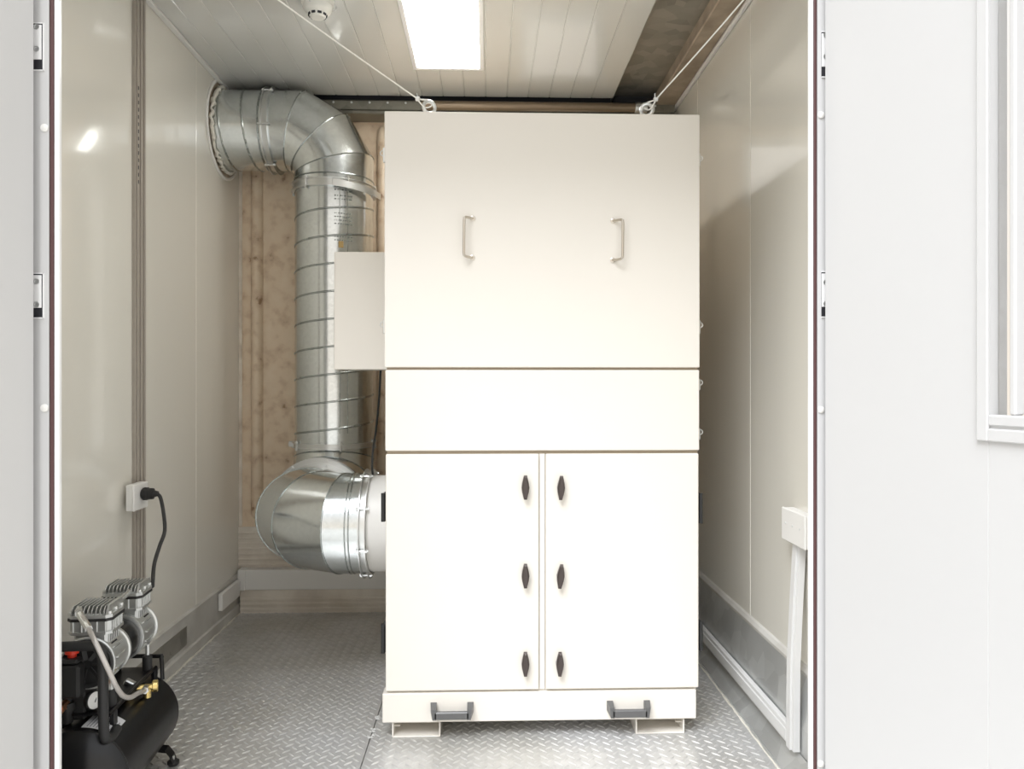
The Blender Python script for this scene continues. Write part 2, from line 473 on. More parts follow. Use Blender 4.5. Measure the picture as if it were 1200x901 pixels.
lp = MB(); lp.box(xl66, xl72, YF0-.002, YL, 0, TOP, .001); struct(lp.build('trim_17', 'lip'))
lp = MB(); lp.box(xr48, xr52, YF0-.002, YL, 0, TOP, .001); struct(lp.build('trim_18', 'lip'))
lp = MB(); lp.box(xl57, xr57, YF0, YF1, TOP-.02, TOP+.0, .002); struct(lp.build('trim_19', 'lip'))

def hinge(px, y0, y1, ys, xa, xb):
    z1, z0 = Z(px, y0, YF0), Z(px, y1, YF0)
    x0, x1 = X(xa, YF0), X(xb, YF0)
    h = MB(); h.box(x0, x1, YF0-.0012, YF0+.004, z0, z1)
    hp = h.build('hinge_pocket', 'dark', frame)
    p = MB(); ph = (z1-z0)
    p.box(x0, x1-.004, YF0-.003, YF0-.001, z0+ph*.22, z1-ph*.03, .0006)
    p.box(x1-.0014, x1+.0012, YF0-.0026, YF0, z0-.002, z1+.002); p.box(x0, x1, YF0-.0026, YF0, z1, z1+.0022); p.box(x0, x1, YF0-.0026, YF0, z0-.0022, z0)
    pl = p.build('hinge_plate', 'lip', hp)
    for y in ys:
        s_ = MB(); zc = Z(px, y, YF0); xm = (x0+x1)/2
        s_.lathe((xm, YF0-.003, zc), (0,-1,0), [(0,.0065),(.001,.0062),(.001,.004),(.0004,.0035),(.0004,.0)], 14)
        s_.build('screw', 'zinc', hp)
hinge(46, 28, 82, (32, 58), 36, 51.5)
hinge(46, 321, 372, (330, 357), 36, 51.5)
hinge(965, 38, 90, (42, 67), 962.5, 972)
hinge(965, 319, 371, (331, 356), 962.5, 972)
for px, py in ((52.5, 150), (52.5, 478), (962, 135), (962, 480), (962, 895)):
    c = MB(); p = P(px, py, YF0); r = .0085 if px < 100 else .0075
    c.lathe((p.x, YF0, p.z), (0,-1,0), [(0, r), (.0025, r), (.0035, r*.8), (.0038, 0)], 20)
    o = c.build('cover_cap', 'white', frame)

# door leaves, swung open towards the camera
A = math.radians(17)
def leaf(sign, x0, name):
    root = MB()
    W, T = .86, .045
    # local: u along the leaf, v thickness away from the opening
    base = Matrix.Translation((x0, 1.682, 0)) @ Matrix(((sign*math.sin(A), sign*math.cos(A), 0, 0), (-math.cos(A), math.sin(A), 0, 0), (0,0,1,0), (0,0,0,1)))
    return base, W, T
base, W, T = leaf(-1, X(40, 1.682), 'l')
d = MB(); d.box(0, W, 0, T, .01, TOP-.01, .002, base); dl = struct(d.build('door_1', 'leaf'))
base, W, T = leaf(1, X(966.5, 1.682), 'r')
def uof(px):                    # distance along the right leaf whose face shows at column px
    t_ = math.tan(math.atan((px-600)/F)+YAW); x0 = X(966.5, 1.682)
    return (t_*1.682 - x0)/(math.sin(A) + t_*math.cos(A))
u0 = uof(1147); u1 = uof(1159); u2 = u0 + .42
dd = 1.682 - u0*math.cos(A)
zb = Z(1147, 516, dd); zs = zb + .045
d = MB()
d.box(0, u1, 0, T, .01, TOP-.01, .002, base); d.box(u2-.03, W, 0, T, .01, TOP-.01, .002, base)
d.box(u1, u2-.03, 0, T, .01, zb+.03, 0, base); d.box(u1, u2-.03, 0, T, 1.95, TOP-.01, 0, base)
dr = struct(d.build('door_2', 'leaf'))
f = MB()
f.box(u0, u0+.022, -.007, 0, zb, 1.98, .002, base); f.box(u2-.022, u2, -.007, 0, zb, 1.98, .002, base)
f.box(u0+.022, u2-.022, -.007, 0, zb, zb+.022, .002, base); f.box(u0+.022, u2-.022, -.007, 0, 1.958, 1.98, .002, base)
f.box(u1, u2-.03, -.004, .012, zb+.026, zb+.046, .003, base)
f.box(u1+.038, u1+.050, -.002, .02, zb+.046, 1.95, .003, base)
f.build('window_casing', 'leaf', dr)
g = MB(); g.box(u1+.001, u2-.031, .020, .025, zb+.031, 1.949, 0, base); g.build('pane', 'glass', dr)

# ground outside
g = MB(); g.box(-14, 14, -16, YF0-.001, GZ-.1, GZ); struct(g.build('ground', 'ground'))

# ------------------------------------------------------------------ LED panel, smoke detector, tray on the ceiling
lx0, lx1 = X(489, 3.2), X(562, 3.2)
lt = thing('ceiling_light', 'bright rectangular white panel light set in the ribbed ceiling', 'ceiling light', ((lx0+lx1)/2, 2.90, H-.013))
fr = MB(); cx = (lx0+lx1)/2; hw = (lx1-lx0)/2
for a, b_, c, d in ((-hw-.018, -hw, -.318, .318), (hw, hw+.018, -.318, .318), (-hw, hw, -.318, -.3), (-hw, hw, .3, .318)):
    fr.box(a, b_, c, d, .0, .013, .002)
fr.build('frame', 'lip', lt)
df = MB(); df.box(-hw, hw, -.3, .3, .004, .012); df.build('diffuser', 'lamp', lt)

dp = P(373, 5, 2.68)
sd = thing('smoke_detector', 'round off-white smoke detector under the ceiling near the left cable', 'smoke detector', (dp.x, 2.67, H))
b_ = MB(); b_.lathe((0,0,0), (0,0,-1), [(0,.056),(.008,.056),(.012,.053),(.018,.052)], 36); b_.build('base', 'detector', sd)
b_ = MB(); b_.lathe((0,0,-.016), (0,0,-1), [(0,.050),(.012,.049),(.022,.045),(.028,.034),(.040,.027),(.044,.022),(.045,.0)], 36); b_.build('cover', 'detector', sd)
for k in range(9):
    a = 2*PI*k/9 + .25
    Mx = Matrix.Translation((math.cos(a)*.0300, math.sin(a)*.0300, -.051)) @ Matrix.Rotation(a, 4, 'Z')
    s_ = MB(); s_.box(-.0022, .0022, -.007, .007, -.004, .004, .001, Mx); s_.build('slot', 'dark', sd)
for a in (.3, 2.5, 4.4):
    s_ = MB(); s_.tube([(math.cos(a)*.054, math.sin(a)*.054, -.006), (math.cos(a)*.062, math.sin(a)*.062, -.012), (math.cos(a)*.060, math.sin(a)*.060, -.024), (math.cos(a)*.05, math.sin(a)*.05, -.026)], .0022, 6, smooth=4)
    s_.build('clip', 'zinc', sd)
t = MB(); t.box(X(231, 2.64), X(352, 2.64), 2.585, 2.632, H-.016, H, .002); 
tag(relocate(t.build('ceiling_conduit', 'flange'), (-.8, 2.61, H)), 'thin grey flat conduit on the ceiling at the top edge beside the smoke detector', 'conduit')

# ------------------------------------------------------------------ dust collector cabinet
YC = 2.34; YD = 3.32
cx0, cx1 = X(452, YC), X(819, YC)
ccx = (cx0+cx1)/2
ztop = Z(453, 130, YC)
dc = thing('dust_collector', 'tall cream dust collector cabinet with two doors standing on the tread plate floor', 'dust collector', (ccx, (YC+YD)/2, 0))
O = Vector(dc.location)
def loc(p): return Vector(p) - O
def cbuild(mb, name, mt, parent=dc, **k):
    mb.xf(Matrix.Translation(-O)); return mb.build(name, mt, parent, **k)
zA, zB = Z(620, 430.5, YC), Z(620, 433.5, YC)       # seam under the top panel
zC, zD = Z(620, 528, YC), Z(620, 531.8, YC)
zE, zF = Z(620, 807.8, YC), Z(620, 810.3, YC)
zG = Z(620, 844, YC)
b_ = MB(); b_.box(cx0+.004, cx1-.004, YC+.0125, YD, zG+.01, ztop-.004, .004); cbuild(b_, 'body', 'cabinet')
b_ = MB(); b_.box(cx0+.002, cx1-.002, YC+.010, YC+.017, zC-.01, zA+.02); cbuild(b_, 'gap_shade_strip', 'cabinet_gap_shade', label='brown strip painted as shade between the panels')  # recess shading between the panels, put into the strip's colour
top = MB(); top.box(X(450.5,YC), X(820,YC), YC, YC+.014, zA, ztop, .002); top.box(X(450.5,YC), X(820,YC), YC+.013, YC+.045, ztop-.0035, ztop, .001)
top = cbuild(top, 'upper_panel', 'cabinet')
mid = MB(); mid.box(X(451.5,YC), X(819.5,YC), YC, YC+.014, zC, zB, .002); cbuild(mid, 'middle_panel', 'cabinet')
ps = MB(); ps.box(X(632.4,YC), X(638.6,YC), YC+.006, YC+.0135, zE-.002, zD, .001); cbuild(ps, 'centre_post', 'cabinet')
doors = []
for a, c in ((452, 631.5), (639.5, 818.5)):
    d = MB(); d.box(X(a,YC), X(c,YC), YC-.002, YC+.012, zE, zD, .0025); doors.append(cbuild(d, 'door', 'cabinet'))
base = MB(); base.box(X(448.3,YC), X(815.5,YC), YC-.004, YC+.05, zG, zF, .002); base.box(X(448.3,YC)+.004, X(815.5,YC)-.004, YC+.05, YD-.01, zG, zF)
base = cbuild(base, 'plinth', 'cabinet')

# wing latches
def latch(parent, px, py, tilt):
    p = P(px, py, YC-.002) - O
    m = MB()
    Mx = Matrix.Translation(p) @ Matrix.Rotation(tilt, 4, 'Y')
    m.lathe((0,0,0), (0,-1,0), [(0,.011),(.010,.0105),(.012,.008)], 18, M4=Mx)
    m2 = len(m.v)
    w_, h_ = .0105, .037
    pr = [(-w_*.45,-h_), (w_*.45,-h_), (w_,-h_*.35), (w_*1.15,0), (w_,h_*.35), (w_*.45,h_), (-w_*.45,h_), (-w_,h_*.35), (-w_*1.15,0), (-w_,-h_*.35)]
    n = len(pr); vs = []
    for yy, sc in ((-.010, .85), (-.014, 1), (-.022, .9), (-.026, .55)):
        vs += [Mx @ Vector((a*sc, yy, c*(.6+.4*sc))) for a, c in pr]
    fs = [tuple(range(n)), tuple(range(4*n-1, 3*n-1, -1))]
    for q in range(3): fs += [(q*n+i, q*n+(i+1)%n, (q+1)*n+(i+1)%n, (q+1)*n+i) for i in range(n)]
    m.add(vs, fs)
    o = m.build('latch', 'latch', parent)
    w2 = MB(); w2.lathe((0,0,0), (0,-1,0), [(0,.0135),(.003,.013),(.0035,.010)], 18, M4=Matrix.Translation(p + Vector((-.003,0,0))))
    return o
tilts = [0, 0, 0, .04, .09, .02]
for k, py in enumerate((570.5, 673.5, 776)): latch(doors[0], 615.5, py, tilts[k])
for k, py in enumerate((571, 674, 776)): latch(doors[1], (657, 656.5, 655.7)[k], py, tilts[3+k])

# bar handles on the upper panel, leaning outwards
for (pa, pb, s_) in (((554, 256), (553.5, 302), -1), ((718.5, 259), (718, 305), 1)):
    a = P(*pa, YC) - O; c = P(*pb, YC) - O
    h = MB(); ox = .025*s_; oy = -.030
    r_ = .010
    pts = [a, a+Vector((ox*.55, oy*.55, 0)), a+Vector((ox*.85, oy*.85, -.001)), a+Vector((ox*.97, oy*.97, -.004)), a+Vector((ox, oy, -.011)),
           c+Vector((ox, oy, .011)), c+Vector((ox*.97, oy*.97, .004)), c+Vector((ox*.85, oy*.85, .001)), c+Vector((ox*.55, oy*.55, 0)), c]
    h.tube(pts, .0042, 12)
    for q in (a, c): h.lathe(q, (0,-1,0), [(0,.0085),(.002,.0085),(.003,.006)], 14)
    h.build('bar_handle', 'steel', top, label='thin steel bar handle')

# bridge handles on the plinth
for (x0, x1, y0, y1) in ((504.5, 555, 823, 837.5), (711, 761.5, 821, 835)):
    a = P(x0, y0, YC-.004) - O; c = P(x1, y1, YC-.004) - O
    h = MB(); yo = (YC-.004) - O.y; z1, z0 = a.z, c.z; tk = .011
    L, R_ = a.x, c.x
    for xa, xb, xs_ in ((L, L+.019, 1), (R_, R_-.019, -1)):
        vs = []
        for (zz0, zz1, y_, k0, k1) in ((z0+.010, z1, yo, 0, 0), (z0, z0+.026, yo-.032, .002, .006)):
            pass
        sec = [(xa, yo, z1), (xb, yo, z1), (xb, yo, z0+.004), (xa, yo, z0+.010)]
        sec2 = [(xa+xs_*.004, yo-.034, z0+.030), (xb, yo-.034, z0+.030), (xb, yo-.034, z0-.001), (xa+xs_*.008, yo-.034, z0-.001)]
        h.add(sec+sec2, [(0,1,2,3), (7,6,5,4), (0,1,5,4), (1,2,6,5), (2,3,7,6), (3,0,4,7)])
    h.box(L+.012, R_-.012, yo-.034, yo-.020, z0-.001, z0+.022, .003)
    h.build('pull_handle', 'handle_grey', base, label='dark grey bridge pull handle')

# feet: open rectangular tubes
for x0, x1, yb in ((459.5, 516, 862.5), (745, 802, 858)):
    xa, xb = X(x0, YC+.004), X(x1, YC+.004)
    t_ = .004; yy0 = YC+.004; f = MB()
    f.box(xa, xb, yy0, YD-.1, .0005, t_, .001); f.box(xa, xb, yy0, YD-.1, zG-t_, zG, .001)
    f.box(xa, xa+t_, yy0, YD-.1, t_, zG-t_); f.box(xb-t_, xb, yy0, YD-.1, t_, zG-t_)
    f.box(xa+t_, xb-t_, yy0+.12, yy0+.125, t_, zG-t_)
    f.box(xa+.004 if x0 < 600 else xb-.022, xa+.022 if x0 < 600 else xb-.004, yy0+.02, yy0+.03, .026, .029)
    cbuild(f, 'foot', 'cabinet')

# lifting eyes on the top
def eye(px, lean):
    p = P(px, 127, YC+.05) - O; z = ztop - O.z
    m = MB(); m.lathe((p.x, p.y, z), (0,0,1), [(0,.017),(.006,.017),(.009,.010),(.014,.008)], 18)
    Mx = Matrix.Translation((p.x, p.y, z+.030)) @ Matrix.Rotation(lean, 4, 'Z')
    k0 = len(m.v)
    m.torus((0,0,0), (0,1,0), .0185, .0058, 28, 10); m.xf(Mx, k0)
    m.build('lifting_eye', 'zinc', dc)
    return Vector((p.x, p.y, z+.030)) + O
e1 = eye(503, .4); e2 = eye(758, -.4)

# toggle clips and hinges on the cabinet sides
for px, y0, y1, side in ((451, 173, 190, -1), (451, 374, 391, -1), (820, 180, 195, 1), (820, 375, 391, 1), (820, 444, 457, 1), (820, 502, 515, 1)):
    x = X(px, YC); z1 = Z(px, y0, YC+.03); z0 = Z(px, y1, YC+.03); m = MB()
    xo = x + side*.010
    m.box(x-.002*side, x+side*.004, YC+.02, YC+.05, z0-.004, z1+.004, .001)
    m.box(x+side*.002, xo, YC+.026, YC+.040, z0, z1, .002)
    m.torus((xo, YC+.033, (z0+z1)/2+.006), (0,1,0), .008, .0016, 16, 6)
    cbuild(m, 'toggle_clip', 'zinc', label='small silver toggle clip on the side')
for px, y0, y1, side in ((452, 577, 610, -1), (452, 729, 763, -1), (819, 577, 612, 1), (819, 726, 760, 1)):
    x = X(px, YC) ; z1 = Z(px, y0, YC+.03); z0 = Z(px, y1, YC+.03); m = MB()
    m.box(x-.002*side if side > 0 else x+.004, x+side*.012, YC+.016, YC+.05, z0, z1, .003)
    m.cyl((x+side*.010, YC+.014, z0), (x+side*.010, YC+.014, z1), .006, 12)
    cbuild(m, 'hinge', 'rubber', label='black door hinge')

# side control box
yb0 = 2.56
bx0 = X(391.5, yb0); z1 = Z(391, 295, yb0); z0 = Z(391, 433, yb0)
m = MB(); m.box(bx0, cx0+.003, yb0+.012, 2.92, z0+.002, z1-.002, .003)
cb = cbuild(m, 'control_box', 'cabinet')
m = MB(); m.box(bx0, cx0-.002, yb0, yb0+.0115, z0, z1, .002); m.xf(Matrix.Translation(-O)); m.build('lid', 'cabinet', cb)

# ------------------------------------------------------------------ duct
R_D = .1725
YV = 3.46; XV = X(392, YV); ZH = 2.2; RB = .22
vd = thing('ventilation_duct', 'galvanised spiral ventilation duct running from left wall down to the cabinet', 'duct', (XV, YV, .58))
OD = Vector(vd.location)
def dbuild(mb, name, mt, parent=vd, **k):
    mb.xf(Matrix.Translation(-OD)); return mb.build(name, mt, parent, **k)
def helix_pipe(p0, p1, u, w, r, pitch, name, phase=0, hand=1):
    p0 = Vector(p0); p1 = Vector(p1); a = (p1-p0); L = a.length; a.normalize(); u = Vector(u); w = Vector(w)
    m = MB(); N = 64; nn = max(2, int(L/.02))
    m.ring_tube([[p0 + a*(L*i/nn) + (u*math.cos(2*PI*j/N)+w*math.sin(2*PI*j/N))*r for j in range(N)] for i in range(nn+1)], caps=False)
    turns = L/pitch; K = int(turns*48)
    pts = []
    for i in range(K+1):
        t_ = i/K; an = phase + hand*2*PI*turns*t_
        pts.append(p0 + a*(L*t_) + (u*math.cos(an)+w*math.sin(an))*(r+.0003))
    # flattened lock seam: a narrow strip standing 2 mm proud
    vs = []; fs = []
    for i, p in enumerate(pts):
        rad = (p - p0); rad = (rad - a*rad.dot(a)).normalized()
        for da, dr_ in ((-.0045, 0), (-.002, .0022), (.002, .0022), (.0045, 0)):
            vs.append(p + a*da + rad*dr_)
    for i in range(len(pts)-1):
        for k in range(3): fs.append((i*4+k, i*4+k+1, (i+1)*4+k+1, (i+1)*4+k))
    m.cur = 1; m.add(vs, fs)
    return dbuild(m, name, ['duct', 'duct_seam'], smooth=40)
def mitre_elbow(p_start, d0, d1, Rb, name, lead=0, tail=0, swell=0):
    # bends from direction d0 to d1; starts at p_start
    d0 = Vector(d0); d1 = Vector(d1); N = 64; b_ = d0.cross(d1)
    c = Vector(p_start) + d1*Rb
    m = MB(); rings = []; r = R_D + swell
    def ring(ctr, inpl, k):      # inpl: unit vector in the bend plane lying in the ring, k stretch
        return [ctr + (b_*math.cos(2*PI*j/N) + inpl*math.sin(2*PI*j/N)*k)*r for j in range(N)]
    rings.append(ring(Vector(p_start) - d0*lead, -d1, 1))
    seams = []
    for deg in (15, 45, 75):
        a = math.radians(deg); rad = -d1*math.cos(a) + d0*math.sin(a)
        ctr = c + rad*Rb/math.cos(math.radians(15))
        rg = ring(ctr, rad, 1/math.cos(math.radians(15))); rings.append(rg); seams.append(rg)
    end = c + d0*Rb
    rings.append(ring(end + d1*tail, d0, 1))
    # separate strips so each joint stays crisp
    for i in range(len(rings)-1): m.ring_tube([rings[i], rings[i+1]], caps=False)
    m.cur = 1
    for sg in seams: m.tube(sg, .0028, 6, True)
    dbuild(m, name, ['duct', 'duct_seam'], smooth=25)
    return end + d1*tail
def clamp(c, axis, name='clamp_ring', wdt=.026, bolts=5, ph=0, rr=.012, bead=True, ear=None):
    a = Vector(axis).normalized(); c = Vector(c)
    m = MB(); r = R_D
    m.lathe(c - a*wdt/2, a, [(0, r-.001), (0, r+rr), (.003, r+rr), (.004, r+.004), (wdt-.004, r+.004), (wdt-.003, r+rr), (wdt, r+rr), (wdt, r-.001)], 64, caps=False)
    o = dbuild(m, name, 'zinc')
    u = a.orthogonal().normalized(); w_ = a.cross(u)
    for k in range(bolts):
        an = ph + 2*PI*k/bolts; p = c + (u*math.cos(an) + w_*math.sin(an))*(r+rr*.6)
        s_ = MB(); s_.cyl(p - a*(wdt/2+.010), p + a*(wdt/2+.010), .0038, 8); s_.cyl(p - a*(wdt/2+.007), p - a*(wdt/2), .0065, 6); s_.cyl(p + a*(wdt/2), p + a*(wdt/2+.007), .0065, 6)
        s_.xf(Matrix.Translation(-OD)); s_.build('bolt', 'zinc', o)
    if ear is not None:
        p = c + Vector(ear)*(r+.012)
        s_ = MB(); s_.box(p.x-.018, p.x+.018, p.y-.006, p.y+.006, p.z-.012, p.z+.012, .002); s_.cyl(p-Vector((.02,0,0)), p+Vector((.02,0,0)), .004, 8)
        s_.xf(Matrix.Translation(-OD)); s_.build('lug', 'zinc', o)
    return o
xs = XV - RB
xc = X(322, YV)                       # clamp on the horizontal run
helix_pipe((XL-.0, YV, ZH), (xc, YV, ZH), (0,1,0), (0,0,1), R_D, .10, 'horizontal_pipe', 1.0, 1)
m = MB(); m.cyl((xc-.001, YV, ZH), (xs+.0, YV, ZH), R_D+.0005, 64); 
mitre_elbow((xs, YV, ZH), (1,0,0), (0,0,-1), RB, 'elbow', lead=xs-xc, tail=.04)
clamp((xc, YV, ZH), (1,0,0), wdt=.030, bolts=6, rr=.016, ph=.4)
ztp = ZH - RB - .04
helix_pipe((XV, YV, .80), (XV, YV, ztp), (1,0,0), (0,1,0), R_D-.0015, .118, 'vertical_pipe', .6, 1)
# upper clamp: angle ring, slightly tilted, with a loose strap end
clamp((XV, YV, ztp-.005), (.02,.0,1), wdt=.034, bolts=6, rr=.014, ph=.25)
m = MB(); m.torus((XV, YV, ztp+.034), (0,0,1), R_D+.001, .003, 64, 6); dbuild(m, 'bead', 'duct_seam')
m = MB()
pts = []
for k in range(13):
    an = -PI/2 + .15 + k*.10; rr = R_D + .018 + k*.0022
    pts.append((XV + math.cos(an)*rr, YV + math.sin(an)*rr, ztp - .012 - k*.0025))
vs = []; fs = []
for x, y, z in pts: vs += [(x, y, z-.014), (x, y, z+.014), (x*1.0+.002, y-.002, z+.014), (x+.002, y-.002, z-.014)]
for i in range(len(pts)-1):
    for k in range(4): fs.append((i*4+k, i*4+(k+1)%4, (i+1)*4+(k+1)%4, (i+1)*4+k))
m.add(vs, fs + [(0,1,2,3), tuple(range(len(vs)-4, len(vs)))]); dbuild(m, 'strap_end', 'zinc')
# pale overlapping lap seams (longitudinal) on the vertical run
m = MB()
for an in (-1.25, -1.05):
    c_, s_ = math.cos(an), math.sin(an)
    m.cyl((XV+c_*(R_D-.001), YV+s_*(R_D-.001), .86), (XV+c_*(R_D-.001), YV+s_*(R_D-.001), ztp-.02), .0016, 6)
dbuild(m, 'lap_seam', 'duct_seam')
# faded stencil rows and a small sticker
def on_duct(an0, an1, z0, z1, mb, off=.0016):
    n = 6; vs = []; fs = []
    for i in range(n+1):
        an = an0 + (an1-an0)*i/n
        for z in (z0, z1):
            vs.append((XV + math.cos(an)*(R_D+off), YV + math.sin(an)*(R_D+off), z))
    for i in range(n): fs.append((2*i, 2*i+1, 2*i+3, 2*i+2))
    mb.add(vs, fs)
for rows in ((1.93, 1.915, 1.90, 1.875, 1.86), (1.80, 1.785, 1.77, 1.755), (1.70, 1.685)):
    for zz in rows:
        an = -1.38
        while an < -.95:
            w_ = random.uniform(.012, .05); m = MB(); on_duct(an, an+w_, zz, zz+.004, m); an += w_ + random.uniform(.015, .04)
            dbuild(m, 'stencil_print', 'ink')
m = MB(); on_duct(-1.28, -1.16, 1.655, 1.682, m, .0018); dbuild(m, 'sticker', 'sticker', label='small ochre sticker')
# lower bends
clamp((XV, YV, .805), (0,0,1), wdt=.022, bolts=5, rr=.012, ph=.5, ear=(-1,0,0))
m = MB()
for z in (.775, .76): m.torus((XV, YV, z), (0,0,1), R_D, .003, 64, 6)
ZL = .58
e = mitre_elbow((XV, YV, ZL+.25-.03), (0,0,-1), (0,-1,0), .22, 'elbow', lead=0, tail=0)
ee = MB()
ZX = e.z
y_end = e.y
# short straight to the big flange, then the last bend into the cabinet
Y2 = 2.99
m2 = MB(); N = 64
m2.lathe((XV, y_end, ZX), (0,-1,0), [(0, R_D), (y_end-Y2, R_D)], 64, caps=False); dbuild(m2, 'connecting_sleeve', 'duct')
clamp((XV, y_end-.10, ZX), (0,1,0), wdt=.030, bolts=8, rr=.022, ph=.2)
e = mitre_elbow((XV, Y2, ZX), (0,-1,0), (1,0,0), .24, 'elbow', lead=0, tail=X(429, Y2-.24)-(XV+.24), swell=.003)
YO = e.y
clamp((e.x+.012, YO, ZX), (1,0,0), wdt=.024, bolts=8, rr=.020, ph=.35)
m = MB(); m.lathe((e.x+.024, YO, ZX), (1,0,0), [(0, R_D-.004), (cx0+.004-e.x-.024, R_D-.004)], 64, caps=False); dbuild(m, 'inlet_collar', 'white', label='white painted inlet collar')
for dx in (-.045, -.033):
    m = MB(); m.torus((e.x+dx, YO, ZX), (1,0,0), R_D+.003, .0025, 64, 6); dbuild(m, 'bead', 'duct_seam')
# wall flange and rough sealant
m = MB(); m.lathe((XL+.001, YV, ZH), (1,0,0), [(0, R_D+.030), (0, R_D+.044), (.006, R_D+.044), (.008, R_D+.038), (.006, R_D+.030), (0, R_D+.030)], 64, caps=False)
dbuild(m, 'wall_flange', 'white')
m = MB(); m.lathe((XL+.0006, YV, ZH), (1,0,0), [(0, R_D-.004), (.0008, R_D-.004), (.0008, R_D+.031), (0, R_D+.031)], 64, caps=False); dbuild(m, 'gap_shade_ring', 'beam', label='dark ring painted as shade in the gap round the duct')  # flat dark disc, painted shade for the open gap inside the flange
m = MB()
pts = []
for k in range(90):
    a = 2*PI*k/90; r = R_D+.008+random.uniform(-.003,.004)
    pts.append((XL+.012+random.uniform(-.004,.006), YV+math.cos(a)*r, ZH+math.sin(a)*r))
m.tube(pts, [random.uniform(.005,.011) for _ in pts], 7, True); dbuild(m, 'sealant', 'sealant')
m = MB(); m.torus((xc-.028, YV, ZH), (1,0,0), R_D+.001, .0035, 64, 6); dbuild(m, 'bead', 'duct_seam')

# ------------------------------------------------------------------ hanging cables
def cable(eyep, end, label):
    v = end - eyep; v.normalize()
    m = MB(); start = eyep + v*.045
    pts = [start + (end-start)*t_ for t_ in (0, .25, .5, .75, 1)]
    for i, q in enumerate(pts): q.z -= .012*math.sin(PI*i/4)
    m.tube(pts, .0022, 8, smooth=5)
    o = tag(relocate(m.build('suspension_cable', 'cable'), start), label, 'cable', None)
    side = v.cross(Vector((0,0,1))).normalized()
    up = side.cross(v)
    l = MB()
    lp_ = [start, start - v*.012 + up*.006, eyep + Vector((0,0,.016)) + up*.008 - v*.003, eyep + Vector((0,0,.012)) - v*.010, eyep + v*.01 - up*.008, start - v*.012 - up*.006]
    l.tube(lp_, .0022, 8, True, smooth=4); l.xf(Matrix.Translation(-start)); l.build('loop', 'cable', o)
    k = MB(); k.box(-.007, .007, -.006, .006, -.006, .006, .002, Matrix.Translation(start)); k.tube([start + up*.004, start + up*.016 + v*.008 + side*.004], .0015, 6)
    k.xf(Matrix.Translation(-start)); k.build('cable_clip', 'zinc', o)
    l = MB(); l.torus(end, v, .006, .002, 14, 6); l.xf(Matrix.Translation(-start)); l.build('anchor_ring', 'zinc', o)
cable(e1, Vector((-1.05, 1.765, 2.38)), 'left white steel cable running from left lifting eye up across the ceiling')
cable(e2, Vector((.866, 1.765, 2.30)), 'right white steel cable running from right lifting eye along the brown beam')

# ------------------------------------------------------------------ left wall fittings
ct = MB()
y0, y1 = 2.58, 2.655
ct.box(XL, XL+.012, y0, y1, .183, H, .0015)
for k in range(3): ct.box(XL+.012, XL+.0165, y0+.006+k*.026, y0+.016+k*.026, .184, H-.001, .0015)
chn = tag(relocate(ct.build('cable_channel', 'trunk'), (XL+.006, 2.62, .183)), 'tall grey ribbed cable channel standing up the left wall', 'cable channel')
sl = MB()
for k in range(14):
    z = 1.74 + k*.024; sl.box(XL+.0161, XL+.0170, y0+.0085, y0+.0135, z, z+.012)
sl.xf(Matrix.Translation(-chn.location)); sl.build('slots', 'dark', chn)

so = thing('socket_box', 'small white socket box on the left wall holding the black plug', 'socket', (XL+.018, 2.548, .666))
m = MB(); m.box(-.0015, .019, -.048, .052, 0, .084, .002); m.build('box', 'white', so)
m = MB(); m.box(.0185, .026, -.050, .054, -.001, .085, .003); m.build('faceplate', 'white', so)
px_ = XL+.018+.026
pc = thing('power_cord', 'black power cord hanging from the plug in the white socket box', 'power cord', (px_, 2.555, .715))
m = MB(); m.lathe((0.0005,0,0), (1,0,0), [(0,.015),(.004,.019),(.020,.020),(.022,.018),(.026,.0185),(.036,.018),(.038,.012),(.048,.009),(.052,.008)], 24)
for k in range(10):
    a = 2*PI*k/10; m.box(.005, .020, -.0015, .0015, -.001, .001, 0, Matrix.Translation((0, math.cos(a)*.0195, math.sin(a)*.0195)) @ Matrix.Rotation(a, 4, 'X'))
m.build('plug', 'rubber', pc)
m = MB()
L0 = Vector(pc.location)
cp = [L0 + Vector((.048, 0, 0)), L0 + Vector((.062, -.006, -.012)), P(191.5, 600, 2.50), P(193, 622, 2.46), P(187, 640, 2.40), P(181, 660, 2.32), P(179, 680, 2.26), P(178.5, 687, 2.235)]
m.tube([p - L0 for p in cp], .0058, 10, smooth=6); m.build('cord', 'rubber', pc)

# ------------------------------------------------------------------ right wall fittings
jb = thing('junction_box', 'white junction box on the right wall at the top of the grey trunking', 'junction box', (XR, 2.138, Z(919, 630, 2.22)))
hj = Z(919, 594, 2.22) - jb.location.z
m = MB(); m.box(-.030, -.0005, -.082, .080, 0, hj, .002); m.build('box', 'white', jb)
m = MB(); m.box(-.037, -.0305, -.084, .082, -.002, hj+.002, .003)
m.build('cover', 'white', jb)
for dy in (-.05, 0, .05):
    m = MB(); m.cyl((-.0371, dy, hj*.55), (-.0385, dy, hj*.55), .003, 10); m.build('screw', 'pvc', jb)
tr = thing('wall_trunking', 'pale grey trunking with vertical and floor-level legs on the right wall', 'trunking', (.84, 2.13, .07))
OT = Vector(tr.location)
m = MB()
